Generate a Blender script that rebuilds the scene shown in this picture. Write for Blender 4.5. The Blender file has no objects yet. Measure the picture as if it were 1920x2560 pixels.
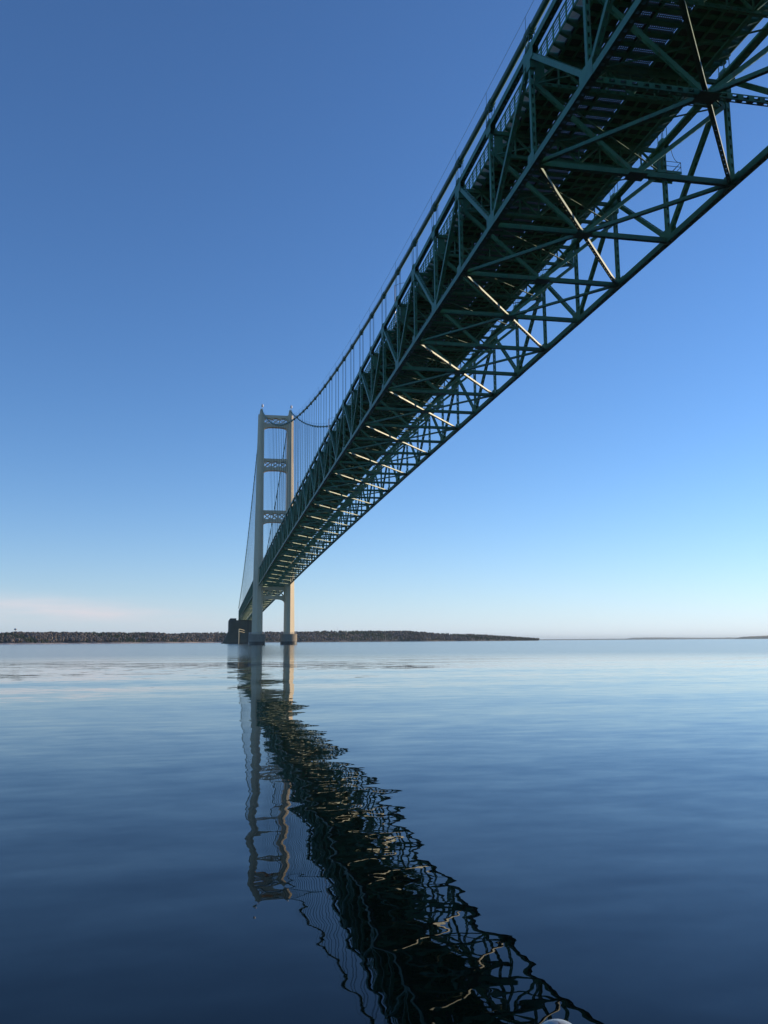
import bpy, math, random
import numpy as np
from mathutils import Vector, Matrix
R = math.radians
random.seed(7)
rng = np.random.default_rng(11)
sc = bpy.context.scene
col = sc.collection

# ------------------------------------------------------------------ camera
CAM = Vector((-39.004, 0.0, 1.928))
YAW, PIT, ROL, FPX = R(11.0031), R(8.5447), R(0.3643), 2148.88
cd = bpy.data.cameras.new("camera")
cam = bpy.data.objects.new("camera", cd)
col.objects.link(cam)
sc.camera = cam
cd.sensor_fit = 'VERTICAL'
cd.sensor_height = 32.0
cd.sensor_width = 24.0
cd.lens = FPX * 32.0 / 2560.0
cd.clip_start = 0.05
cd.clip_end = 120000.0
cam.location = CAM
cam.matrix_world = (Matrix.Translation(CAM) @ Matrix.Rotation(-YAW, 4, 'Z') @
                    Matrix.Rotation(R(90) + PIT, 4, 'X') @ Matrix.Rotation(ROL * -1, 4, 'Z'))

# ------------------------------------------------------------------ sun and sky
SUN_AZ = R(75.0)      # from +Y towards +X
SUN_EL = R(14.0)
wd = bpy.data.worlds.new("World")
sc.world = wd
wd.use_nodes = True
wn, wl = wd.node_tree.nodes, wd.node_tree.links
wn.clear()
w_out = wn.new('ShaderNodeOutputWorld')
w_bg = wn.new('ShaderNodeBackground')
w_sky = wn.new('ShaderNodeTexSky')
w_sky.sky_type = 'NISHITA'
w_sky.sun_disc = False
w_sky.sun_elevation = SUN_EL
w_sky.sun_rotation = SUN_AZ
w_sky.altitude = 200.0
w_sky.air_density = 1.0
w_sky.dust_density = 0.0
w_sky.ozone_density = 5.0
w_bg.inputs['Strength'].default_value = 0.15
# thin pinkish cloud bank low over the left horizon
def wmath(op, a, b=None, c=None, clamp=False):
    n = wn.new('ShaderNodeMath'); n.operation = op; n.use_clamp = clamp
    for i, v in enumerate((a, b, c)):
        if v is None: continue
        if isinstance(v, (int, float)): n.inputs[i].default_value = v
        else: wl.new(v, n.inputs[i])
    return n.outputs[0]
w_tc = wn.new('ShaderNodeTexCoord')
w_sep = wn.new('ShaderNodeSeparateXYZ')
wl.new(w_tc.outputs['Generated'], w_sep.inputs[0])
az = wmath('ARCTAN2', w_sep.outputs[0], w_sep.outputs[1])
el = wmath('ARCSINE', w_sep.outputs[2])
w_cmb = wn.new('ShaderNodeCombineXYZ')
wl.new(wmath('MULTIPLY', az, 7.0), w_cmb.inputs[0])
wl.new(wmath('MULTIPLY', el, 60.0), w_cmb.inputs[1])
w_noi = wn.new('ShaderNodeTexNoise')
w_noi.inputs['Scale'].default_value = 1.3
w_noi.inputs['Detail'].default_value = 5.0
w_noi.inputs['Roughness'].default_value = 0.5
wl.new(w_cmb.outputs[0], w_noi.inputs['Vector'])
# centre line elevation drops towards the right, in radians
cen = wmath('MULTIPLY_ADD', wmath('ADD', az, R(13.0)), -0.055, R(2.15))
dev = wmath('DIVIDE', wmath('SUBTRACT', el, cen), R(0.75))
band = wmath('POWER', 2.718, wmath('MULTIPLY', wmath('MULTIPLY', dev, dev), -1.0))
fade = wmath('MULTIPLY', wmath('SUBTRACT', R(1.5), az), 7.0, clamp=True)
fade2 = wmath('MULTIPLY', wmath('ADD', az, R(60.0)), 4.0, clamp=True)
dens = wmath('MULTIPLY', wmath('SUBTRACT', w_noi.outputs['Fac'], 0.22), 2.2, clamp=True)
cm = wmath('MULTIPLY', wmath('MULTIPLY', band, fade), wmath('MULTIPLY', dens, fade2))
cm = wmath('MULTIPLY', cm, 1.0, clamp=True)
w_mix = wn.new('ShaderNodeMix'); w_mix.data_type = 'RGBA'
wl.new(cm, w_mix.inputs['Factor'])
w_gain = wn.new('ShaderNodeMix'); w_gain.data_type = 'RGBA'; w_gain.blend_type = 'MULTIPLY'
w_gain.inputs['Factor'].default_value = 1.0
wl.new(w_sky.outputs[0], w_gain.inputs['A'])
w_gain.inputs['B'].default_value = (0.95, 1.02, 1.14, 1)
w_hz = wn.new('ShaderNodeMix'); w_hz.data_type = 'RGBA'
hzf = wmath('MULTIPLY', wmath('POWER', 2.718, wmath('MULTIPLY', wmath('ABSOLUTE', el), -16.0)), 0.62)
wl.new(hzf, w_hz.inputs['Factor'])
wl.new(w_gain.outputs['Result'], w_hz.inputs['A'])
azb = wmath('MULTIPLY_ADD', wmath('COSINE', wmath('SUBTRACT', az, SUN_AZ)), 1.4, 5.0)
w_hc = wn.new('ShaderNodeCombineXYZ')
wl.new(wmath('MULTIPLY', azb, 0.94), w_hc.inputs[0]); wl.new(wmath('MULTIPLY', azb, 1.06), w_hc.inputs[1]); wl.new(wmath('MULTIPLY', azb, 1.33), w_hc.inputs[2])
wl.new(w_hc.outputs[0], w_hz.inputs['B'])
wl.new(w_hz.outputs['Result'], w_mix.inputs['A'])
w_mix.inputs['B'].default_value = (4.9, 4.85, 5.2, 1)
wl.new(w_mix.outputs['Result'], w_bg.inputs['Color'])
wl.new(w_bg.outputs[0], w_out.inputs[0])

sl = bpy.data.lights.new("sun", 'SUN')
sun = bpy.data.objects.new("sun", sl)
col.objects.link(sun)
sl.energy = 4.6
sl.angle = R(0.53)
sl.color = (1.0, 0.76, 0.50)
sdir = Vector((math.sin(SUN_AZ) * math.cos(SUN_EL), math.cos(SUN_AZ) * math.cos(SUN_EL), math.sin(SUN_EL)))
sun.rotation_euler = sdir.to_track_quat('Z', 'Y').to_euler()

sc.view_settings.view_transform = 'Standard'
sc.view_settings.look = 'None'
sc.view_settings.exposure = 0.05
sc.view_settings.gamma = 1.0
sc.view_settings.use_curve_mapping = False
sc.cycles.max_bounces = 6
sc.cycles.caustics_reflective = False
sc.cycles.caustics_refractive = False

# ------------------------------------------------------------------ helpers
def new_mat(name):
    m = bpy.data.materials.new(name); m.use_nodes = True
    nt = m.node_tree
    return m, nt.nodes, nt.links, nt.nodes['Principled BSDF']

def paint(name, c1, c2, rough=0.45, scale=0.6, metal=0.0, spec=0.5, detail=6, stretch=(1, 1, 1), rvar=0.1, bump=0.0, streak=None):
    m, n, l, b = new_mat(name)
    tc = n.new('ShaderNodeTexCoord'); mp = n.new('ShaderNodeMapping')
    mp.inputs['Scale'].default_value = stretch
    l.new(tc.outputs['Object'], mp.inputs[0])
    no = n.new('ShaderNodeTexNoise'); no.inputs['Scale'].default_value = scale
    no.inputs['Detail'].default_value = detail; no.inputs['Roughness'].default_value = 0.62
    l.new(mp.outputs[0], no.inputs['Vector'])
    cr = n.new('ShaderNodeValToRGB')
    cr.color_ramp.elements[0].position = 0.3; cr.color_ramp.elements[0].color = (*c1, 1)
    cr.color_ramp.elements[1].position = 0.7; cr.color_ramp.elements[1].color = (*c2, 1)
    l.new(no.outputs['Fac'], cr.inputs[0])
    out = cr.outputs[0]
    if streak:
        mp2 = n.new('ShaderNodeMapping'); mp2.inputs['Scale'].default_value = streak[0]
        l.new(tc.outputs['Object'], mp2.inputs[0])
        n2 = n.new('ShaderNodeTexNoise'); n2.inputs['Scale'].default_value = 1.0; n2.inputs['Detail'].default_value = 4
        l.new(mp2.outputs[0], n2.inputs['Vector'])
        r2 = n.new('ShaderNodeValToRGB')
        r2.color_ramp.elements[0].position = streak[2]; r2.color_ramp.elements[0].color = (0, 0, 0, 1)
        r2.color_ramp.elements[1].position = streak[2] + 0.15; r2.color_ramp.elements[1].color = (streak[3],) * 3 + (1,)
        l.new(n2.outputs['Fac'], r2.inputs[0])
        mx = n.new('ShaderNodeMix'); mx.data_type = 'RGBA'
        l.new(r2.outputs[0], mx.inputs['Factor']); l.new(out, mx.inputs['A'])
        mx.inputs['B'].default_value = (*streak[1], 1)
        out = mx.outputs['Result']
    l.new(out, b.inputs['Base Color'])
    mr = n.new('ShaderNodeMapRange')
    mr.inputs['To Min'].default_value = rough - rvar; mr.inputs['To Max'].default_value = rough + rvar
    l.new(no.outputs['Fac'], mr.inputs['Value']); l.new(mr.outputs[0], b.inputs['Roughness'])
    b.inputs['Metallic'].default_value = metal
    b.inputs['Specular IOR Level'].default_value = spec
    if bump:
        bp = n.new('ShaderNodeBump'); bp.inputs['Strength'].default_value = bump
        l.new(no.outputs['Fac'], bp.inputs['Height']); l.new(bp.outputs[0], b.inputs['Normal'])
    return m

M_GREEN = paint('green_steel_paint', (0.045, 0.170, 0.105), (0.085, 0.255, 0.160), 0.48, 0.8, spec=0.45,
                streak=((2.0, 2.0, 0.6), (0.11, 0.075, 0.045), 0.57, 0.65))
M_CABLE = paint('green_cable_wrap', (0.035, 0.12, 0.085), (0.06, 0.17, 0.12), 0.5, 0.5)
M_ROPE = paint('hanger_rope', (0.05, 0.10, 0.10), (0.07, 0.13, 0.12), 0.5, 0.5)
M_DECK = paint('deck_underside', (0.05, 0.055, 0.05), (0.09, 0.095, 0.085), 0.85, 0.7)
M_GRATE = paint('deck_grating_steel', (0.13, 0.11, 0.12), (0.18, 0.155, 0.165), 0.6, 1.5)
M_TOWER = paint('ivory_tower_paint', (0.64, 0.545, 0.355), (0.72, 0.615, 0.41), 0.55, 0.12, detail=8,
                streak=((0.5, 0.5, 0.03), (0.42, 0.37, 0.28), 0.56, 0.5))
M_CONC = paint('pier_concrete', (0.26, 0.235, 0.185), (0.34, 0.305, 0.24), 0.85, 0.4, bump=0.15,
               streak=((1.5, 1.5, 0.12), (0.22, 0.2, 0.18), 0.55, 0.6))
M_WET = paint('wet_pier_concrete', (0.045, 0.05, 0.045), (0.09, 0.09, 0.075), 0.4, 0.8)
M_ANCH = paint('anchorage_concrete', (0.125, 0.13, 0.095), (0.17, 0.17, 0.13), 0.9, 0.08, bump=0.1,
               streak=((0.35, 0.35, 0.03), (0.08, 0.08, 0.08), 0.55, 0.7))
M_GALV = paint('galvanised_steel', (0.45, 0.46, 0.46), (0.6, 0.6, 0.6), 0.4, 2.0, metal=0.4)
M_YEL = paint('sunlit_yellow', (0.62, 0.55, 0.33), (0.7, 0.62, 0.4), 0.6, 0.5)  # yellow of the sunlit strips put into the base colour
M_WHITE = paint('white_paint', (0.75, 0.75, 0.73), (0.82, 0.82, 0.8), 0.4, 2.0)
M_HULL = paint('boat_hull_grey', (0.35, 0.36, 0.37), (0.42, 0.43, 0.44), 0.35, 3.0)

class MB:
    def __init__(s): s.v = []; s.f = []; s.n = 0
    def add(s, vs, fs):
        b = s.n; s.v.extend(vs); s.n += len(vs)
        s.f.extend([tuple(i + b for i in f) for f in fs])
    def obb(s, c, ax, ay, az_):
        vs = []
        for i in (-1, 1):
            for j in (-1, 1):
                for k in (-1, 1):
                    vs.append(c + ax * i + ay * j + az_ * k)
        s.add(vs, [(0, 1, 3, 2), (4, 6, 7, 5), (0, 4, 5, 1), (2, 3, 7, 6), (0, 2, 6, 4), (1, 5, 7, 3)])
    def box(s, x0, x1, y0, y1, z0, z1):
        s.obb(Vector(((x0 + x1) / 2, (y0 + y1) / 2, (z0 + z1) / 2)), Vector(((x1 - x0) / 2, 0, 0)),
              Vector((0, (y1 - y0) / 2, 0)), Vector((0, 0, (z1 - z0) / 2)))
    def bar(s, p, q, w, h, side=None, off=(0, 0)):
        """solid bar p-q; w along the side axis, h across it"""
        p = Vector(p); q = Vector(q); a = q - p; L = a.length; a /= L
        sd = Vector(side) if side is not None else a.cross(Vector((0, 0, 1)))
        sd = (sd - a * sd.dot(a)); sd.normalize()
        t = a.cross(sd)
        c = (p + q) / 2 + sd * off[0] + t * off[1]
        s.obb(c, a * (L / 2), sd * (w / 2), t * (h / 2))
    def member(s, p, q, w, h, side=None, pitch=1.0, rail=0.15, opening=0.44, detail=True, four=False):
        """built-up box member: two solid side plates and perforated cover plates between them"""
        if not detail:
            s.bar(p, q, w, h, side); return
        p = Vector(p); q = Vector(q); a = q - p; L = a.length; a /= L
        sd = Vector(side) if side is not None else a.cross(Vector((0, 0, 1)))
        sd = (sd - a * sd.dot(a)); sd.normalize()
        t = a.cross(sd)
        c = (p + q) / 2
        ri = w * 0.21
        for k in (-1, 1):
            if four:
                for m in (-1, 1): s.obb(c + sd * k * (w / 2 - 0.012) + t * m * (h / 2 - 0.055), a * (L / 2), sd * 0.012, t * 0.055)
            else: s.obb(c + sd * k * (w / 2 - 0.012), a * (L / 2), sd * 0.012, t * (h / 2))
            for m in (-1, 1):   # cover plate strips beside the holes
                s.obb(c + sd * k * (w / 2 - 0.025 - ri / 2) + t * m * (h / 2 - 0.016), a * (L / 2), sd * (ri / 2), t * 0.012)
        n = max(2, int(round(L / pitch)))
        st = L / n; bl = st * (1 - opening)
        inner = w - 0.05 - 2 * ri
        for i in range(n + 1):
            cc = p + a * (i * st)
            hl = bl / 2
            if i == 0: cc = cc + a * (bl / 4); hl = bl / 4
            if i == n: cc = cc - a * (bl / 4); hl = bl / 4
            for m in (-1, 1):
                s.obb(cc + t * m * (h / 2 - 0.016), a * hl, sd * (inner / 2), t * 0.012)
                if four: s.obb(cc + sd * m * (w / 2 - 0.012), a * hl, sd * 0.012, t * (h / 2 - 0.11))
    def tube(s, pts, r, n=8, cap=True):
        pts = [Vector(p) for p in pts]
        rs = r if isinstance(r, (list, tuple)) else [r] * len(pts)
        b = s.n; m = len(pts); vs = []
        up = Vector((0, 0, 1))
        for i, p in enumerate(pts):
            a = (pts[min(i + 1, m - 1)] - pts[max(i - 1, 0)]).normalized()
            u = a.cross(up if abs(a.z) < 0.95 else Vector((1, 0, 0))).normalized()
            v = a.cross(u)
            for k in range(n):
                t = 2 * math.pi * k / n
                vs.append(p + (u * math.cos(t) + v * math.sin(t)) * rs[i])
        fs = []
        for i in range(m - 1):
            for k in range(n):
                k2 = (k + 1) % n
                fs.append((i * n + k, i * n + k2, (i + 1) * n + k2, (i + 1) * n + k))
        if cap:
            fs.append(tuple(reversed(range(n)))); fs.append(tuple((m - 1) * n + k for k in range(n)))
        s.add(vs, fs)
    def loft(s, rings, cap=True, closed=True):
        m = len(rings[0]); vs = [Vector(p) for r in rings for p in r]; fs = []
        for i in range(len(rings) - 1):
            for k in range(m if closed else m - 1):
                k2 = (k + 1) % m
                fs.append((i * m + k, i * m + k2, (i + 1) * m + k2, (i + 1) * m + k))
        if cap:
            fs.append(tuple(reversed(range(m)))); fs.append(tuple((len(rings) - 1) * m + k for k in range(m)))
        s.add(vs, fs)
    def build(s, name, mat, parent=None, smooth=False, origin=None, **props):
        o0 = Vector(origin) if origin is not None else (parent.matrix_world.translation if parent is not None else Vector((0, 0, 0)))
        if parent is not None: o0 = Vector(parent['wloc'])
        me = bpy.data.meshes.new(name)
        me.from_pydata([tuple(Vector(p) - o0) for p in s.v], [], s.f)
        if smooth:
            me.polygons.foreach_set('use_smooth', [True] * len(me.polygons))
        me.materials.append(mat)
        o = bpy.data.objects.new(name, me); col.objects.link(o)
        o['wloc'] = [0, 0, 0]
        if parent is not None:
            o.parent = parent; o['wloc'] = list(parent['wloc'])
        else:
            o.location = o0; o['wloc'] = list(o0)
        for k, v in props.items(): o[k] = v
        return o

def thing(name, label, cat, loc, group=None):
    o = bpy.data.objects.new(name, None); col.objects.link(o)
    o.location = loc; o['label'] = label; o['category'] = cat
    o['wloc'] = list(loc); o.empty_display_size = 1.0
    if group: o['group'] = group
    return o

# ------------------------------------------------------------------ bridge dimensions
HW = 10.36                   # half the distance between the stiffening trusses
Y0, DP = 59.114, 12.4289     # node 0 and panel length of the main span
YT = 608.3                   # tower centre
YM = 29.3                    # mid span
YA = 1152.0                  # end of the side span
DEP = 11.65
def zb(y):
    if y <= YT: return 46.667 - 1.703e-5 * (y - YM) ** 2
    return 40.95 - (y - YT) * 0.0190
def zc(y):
    if y <= YT: return 59.8 + 3.22e-4 * (y - YM) ** 2
    t = (y - YT) / (YA + 6 - YT)
    return 167.7 + (47.0 - 167.7) * t - 4 * 13 * t * (1 - t)
def ny(n): return Y0 + n * DP
NMIN, NMAX = -10, 44
SN = 44                       # side span panels
SP = (YA - (YT + 3.0)) / SN
def sy(n): return YT + 3.0 + n * SP
VIS = -2                      # nearest node that can show in the photograph
DET = 15                      # perforated plates up to this node

# ------------------------------------------------------------------ water
def build_water():
    mb = MB()
    # one huge triangle: grazing reflections must not meet a neighbouring coplanar face
    mb.add([Vector((-62000, -20000, 0)), Vector((62000, -20000, 0)), Vector((0, 60000, 0))], [(0, 1, 2)])
    m, n, l, b = new_mat('strait_water')
    b.inputs['Base Color'].default_value = (0.0008, 0.0030, 0.0030, 1)
    b.inputs['Roughness'].default_value = 0.0
    b.inputs['IOR'].default_value = 1.30
    geo = n.new('ShaderNodeNewGeometry')
    def noise(scale, rot, detail, rough=0.5, dist=0.0, off=(0, 0, 0)):
        mp = n.new('ShaderNodeMapping'); mp.vector_type = 'POINT'
        mp.inputs['Scale'].default_value = (scale[0], scale[1], 1)
        mp.inputs['Rotation'].default_value = (0, 0, R(rot))
        mp.inputs['Location'].default_value = off
        l.new(geo.outputs['Position'], mp.inputs[0])
        no = n.new('ShaderNodeTexNoise'); no.inputs['Scale'].default_value = 1.0
        no.inputs['Detail'].default_value = detail; no.inputs['Roughness'].default_value = rough
        no.inputs['Distortion'].default_value = dist
        l.new(mp.outputs[0], no.inputs['Vector'])
        return no
    def vm(op, a, b_=None, s=None):
        x = n.new('ShaderNodeVectorMath'); x.operation = op
        l.new(a, x.inputs[0])
        if b_ is not None:
            if isinstance(b_, tuple): x.inputs[1].default_value = b_
            else: l.new(b_, x.inputs[1])
        if s is not None:
            if isinstance(s, (int, float)): x.inputs['Scale'].default_value = s
            else: l.new(s, x.inputs['Scale'])
        return x.outputs[0]
    # beyond the sheltered water round the bridge and boat a light breeze ruffles the surface
    ctr = vm('SUBTRACT', geo.outputs['Position'], (-35.0, 0.0, 0.0))
    ln = n.new('ShaderNodeVectorMath'); ln.operation = 'LENGTH'; l.new(ctr, ln.inputs[0])
    br = n.new('ShaderNodeMapRange'); br.interpolation_type = 'SMOOTHSTEP'
    br.inputs['From Min'].default_value = 34; br.inputs['From Max'].default_value = 150
    br.inputs['To Min'].default_value = 0.0; br.inputs['To Max'].default_value = 0.14
    l.new(br.outputs[0], b.inputs['Roughness'])
    l.new(ln.outputs['Value'], br.inputs['Value'])
    waves = [((0.03, 0.17), -6, 1.0, 0.024, (3, 7, 0)),   # long swell
             ((0.75, 1.7), -14, 1.0, 0.024, (0, 0, 0)),    # metre-long ripples
             ((2.6, 4.6), 12, 1.0, 0.0085, (9, 2, 5)),      # small ripples
             ((8.0, 11.0), -25, 1.0, 0.0035, (4, 1, 3)),   # fine ripples
             ((0.02, 0.07), 5, 1.0, 0.006, (1, 4, 2)),     # far undulation
             ]
    acc = None
    for sc_, rot, det, amp, off in waves:
        no = noise(sc_, rot, det, off=off)
        v = vm('SUBTRACT', no.outputs['Color'], (0.5, 0.5, 0.5))
        v = vm('SCALE', v, s=amp * 2)
        acc = v if acc is None else vm('ADD', acc, v)
    # calm and ruffled patches
    pt = noise((0.004, 0.022), 4, 3, off=(5, 5, 5))
    mr = n.new('ShaderNodeMapRange')
    mr.inputs['From Min'].default_value = 0.3; mr.inputs['From Max'].default_value = 0.7
    mr.inputs['To Min'].default_value = 0.55; mr.inputs['To Max'].default_value = 1.35
    l.new(pt.outputs['Fac'], mr.inputs['Value'])
    acc = vm('SCALE', acc, s=mr.outputs[0])
    fd = n.new('ShaderNodeMapRange'); fd.inputs['From Min'].default_value = 0.0; fd.inputs['From Max'].default_value = 0.14
    fd.inputs['To Min'].default_value = 1.0; fd.inputs['To Max'].default_value = 0.25
    l.new(br.outputs[0], fd.inputs['Value'])
    acc = vm('SCALE', acc, s=fd.outputs[0])
    acc = vm('MULTIPLY', acc, (0.8, 1.0, 0.0))
    acc = vm('ADD', acc, (0.0, 0.0, 1.0))
    acc = vm('NORMALIZE', acc)
    l.new(acc, b.inputs['Normal'])
    o = mb.build('water', m)
    o['kind'] = 'structure'
build_water()

# ------------------------------------------------------------------ the bridge
bridge = thing('suspension_bridge', 'long green suspension bridge with an ivory tower crossing calm blue water',
               'bridge', (0.0, YT, 0.0))
X1 = Vector((1, 0, 0))
def P(x, y, z): return Vector((x, y, z))

# main cables with hand ropes
def cable(sx):
    x = sx * HW
    ys = [YM - 130 + i * 6.2145 for i in range(int((YT - YM + 130) / 6.2145) + 1)]
    ys = [y for y in ys if y < YT - 5] + [YT - 5, YT]
    pts = [P(x, y, zc(y)) for y in ys]
    pts += [P(x, YT + 5 + i * (YA + 14 - YT - 5) / 60, zc(YT + 5 + i * (YA + 14 - YT - 5) / 60)) for i in range(61)]
    mb = MB(); mb.tube(pts, 0.31, 12)
    c = mb.build('main_cable', M_CABLE, bridge, smooth=True)
    hr = MB()
    for dx in (-0.42, 0.42):
        q = [p + Vector((dx, 0, 1.55 if p.y < YT else 1.2)) for p in pts]
        hr.tube(q, 0.018, 5, cap=False)
    for n in range(NMIN, NMAX):
        y = ny(n)
        for dx in (-0.42, 0.42):
            hr.bar(P(x + dx, y, zc(y) - 0.1), P(x + dx, y, zc(y) + 1.6), 0.035, 0.035, X1)
    for n in range(1, SN):
        y = sy(n)
        for dx in (-0.42, 0.42):
            hr.bar(P(x + dx, y, zc(y) - 0.1), P(x + dx, y, zc(y) + 1.25), 0.035, 0.035, X1)
    hr.build('hand_rope', M_ROPE, c)
for sx in (-1, 1): cable(sx)

def slope(y): return Vector((0, 1, (zc(y + 0.5) - zc(y - 0.5)))).normalized()
def hanger_mesh(mb, bd, x, y, ztop):
    for dy in (-0.42, 0.42):
        for dx in (-0.33, 0.33):
            mb.bar(P(x + dx, y + dy, ztop), P(x + dx, y + dy, zc(y + dy) + 0.1), 0.055, 0.055, X1)
    mb.box(x - 0.40, x + 0.40, y - 0.5, y + 0.5, ztop - 0.12, ztop + 0.02)
    a = slope(y)
    bd.tube([P(x, y, zc(y)) - a * 0.75, P(x, y, zc(y)) + a * 0.75], 0.40, 12)
    t = X1.cross(a)
    for k in (-0.5, 0, 0.5):
        bd.obb(P(x, y, zc(y)) + a * k + t * 0.0, a * 0.07, X1 * 0.20, t * 0.50)
    bd.obb(P(x, y, zc(y)) + a * 0.1 - t * 0.42 * (1 if t.z > 0 else -1), a * 0.18, X1 * 0.3, t * 0.12)
rest = MB(); restb = MB()
def hanger(x, y, indiv):
    zt = zb(y) + DEP + 0.3
    if zc(y) - zt < 0.6: zt = zc(y) - 1.0
    if indiv:
        mb = MB(); bd = MB(); hanger_mesh(mb, bd, x, y, zt)
        h = mb.build('hanger', M_ROPE, bridge); bd.build('cable_band', M_CABLE, h)
    else: hanger_mesh(rest, restb, x, y, zt)
for n in range(NMIN, NMAX): hanger(-HW, ny(n), n >= -1)
for n in range(NMIN, NMAX): hanger(HW, ny(n), n >= 17)
for n in range(1, SN - 2): hanger(-HW, sy(n), n <= 28)
for n in range(1, SN - 2): hanger(HW, sy(n), False)
hr_ = rest.build('hanger', M_ROPE, bridge, kind='stuff'); restb.build('cable_band', M_CABLE, hr_)

# chords
def chord(sx, top, ys, det_to, name):
    mb = MB()
    w, h = (0.62, 0.70) if not top else (0.56, 0.66)
    for i in range(len(ys) - 1):
        za = zb(ys[i]) + (DEP if top else 0); zd = zb(ys[i + 1]) + (DEP if top else 0)
        mb.member(P(sx * HW, ys[i], za), P(sx * HW, ys[i + 1], zd), w, h, X1, pitch=0.95, opening=0.4, detail=i < det_to)
    for i, y in enumerate(ys):
        z = zb(y) + (DEP if top else 0)
        k = 1.0 if (i % 2 == 0) != top else 0.6
        for e in (-1, 1):
            cz = z + (0.45 if not top else -0.45)
            mb.obb(P(sx * HW + e * (w / 2 + 0.012), y, cz), Vector((0.012, 0, 0)), Vector((0, 1.15 * k + .1, 0)), Vector((0, 0, 0.55 * k + .25)))
    if top:   # hanger seats standing proud of the chord at each node
        for y in ys:
            z = zb(y) + DEP
            mb.box(sx * HW - 0.36, sx * HW + 0.36, y - 0.5, y + 0.5, z + 0.05, z + 0.62)
    return mb.build(name, M_GREEN, bridge)
YN = [ny(n) for n in range(NMIN, NMAX + 1)]
YS = [sy(n) for n in range(SN + 1)]
for sx in (-1, 1):
    chord(sx, False, YN, DET - NMIN, 'bottom_chord'); chord(sx, True, YN, DET - NMIN, 'top_chord')
    chord(sx, False, YS, 0, 'bottom_chord'); chord(sx, True, YS, 0, 'top_chord')

def posts_and_diagonals():
    vr, dr = MB(), MB()
    nv = nd = 0
    for sx in (-1, 1):
        x = sx * HW
        for n in range(NMIN, NMAX + 1):
            y = ny(n); d = n <= DET
            mb = MB() if n >= VIS + 1 else vr
            mb.member(P(x, y, zb(y) + 0.35), P(x, y, zb(y) + DEP - 0.33), 0.42, 0.46, X1, 0.98, detail=d)
            if n % 2 and d:   # hanger point posts carry a wider plate at the top
                mb.box(x - 0.30, x + 0.30, y - 0.5, y + 0.5, zb(y) + DEP - 2.0, zb(y) + DEP - 0.34)
            if mb is not vr: mb.build('vertical_post', M_GREEN, bridge); nv += 1
        for n in range(NMIN, NMAX):
            y, y2 = ny(n), ny(n + 1); d = n <= DET
            za, zd = (zb(y) + 0.3, zb(y2) + DEP - 0.3) if n % 2 == 0 else (zb(y) + DEP - 0.3, zb(y2) + 0.3)
            mb = MB() if n >= VIS else dr
            mb.member(P(x, y, za), P(x, y2, zd), 0.47, 0.50, X1, 1.0, detail=d)
            if mb is not dr: mb.build('truss_diagonal', M_GREEN, bridge); nd += 1
        for n in range(SN + 1):
            y = sy(n)
            vr.bar(P(x, y, zb(y) + 0.35), P(x, y, zb(y) + DEP - 0.33), 0.42, 0.46, X1)
            if n < SN:
                y2 = sy(n + 1)
                za, zd = (zb(y) + 0.3, zb(y2) + DEP - 0.3) if n % 2 == 0 else (zb(y) + DEP - 0.3, zb(y2) + 0.3)
                dr.bar(P(x, y, za), P(x, y2, zd), 0.47, 0.50, X1)
    vr.build('vertical_post', M_GREEN, bridge, kind='stuff')
    dr.build('truss_diagonal', M_GREEN, bridge, kind='stuff')
posts_and_diagonals()

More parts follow.
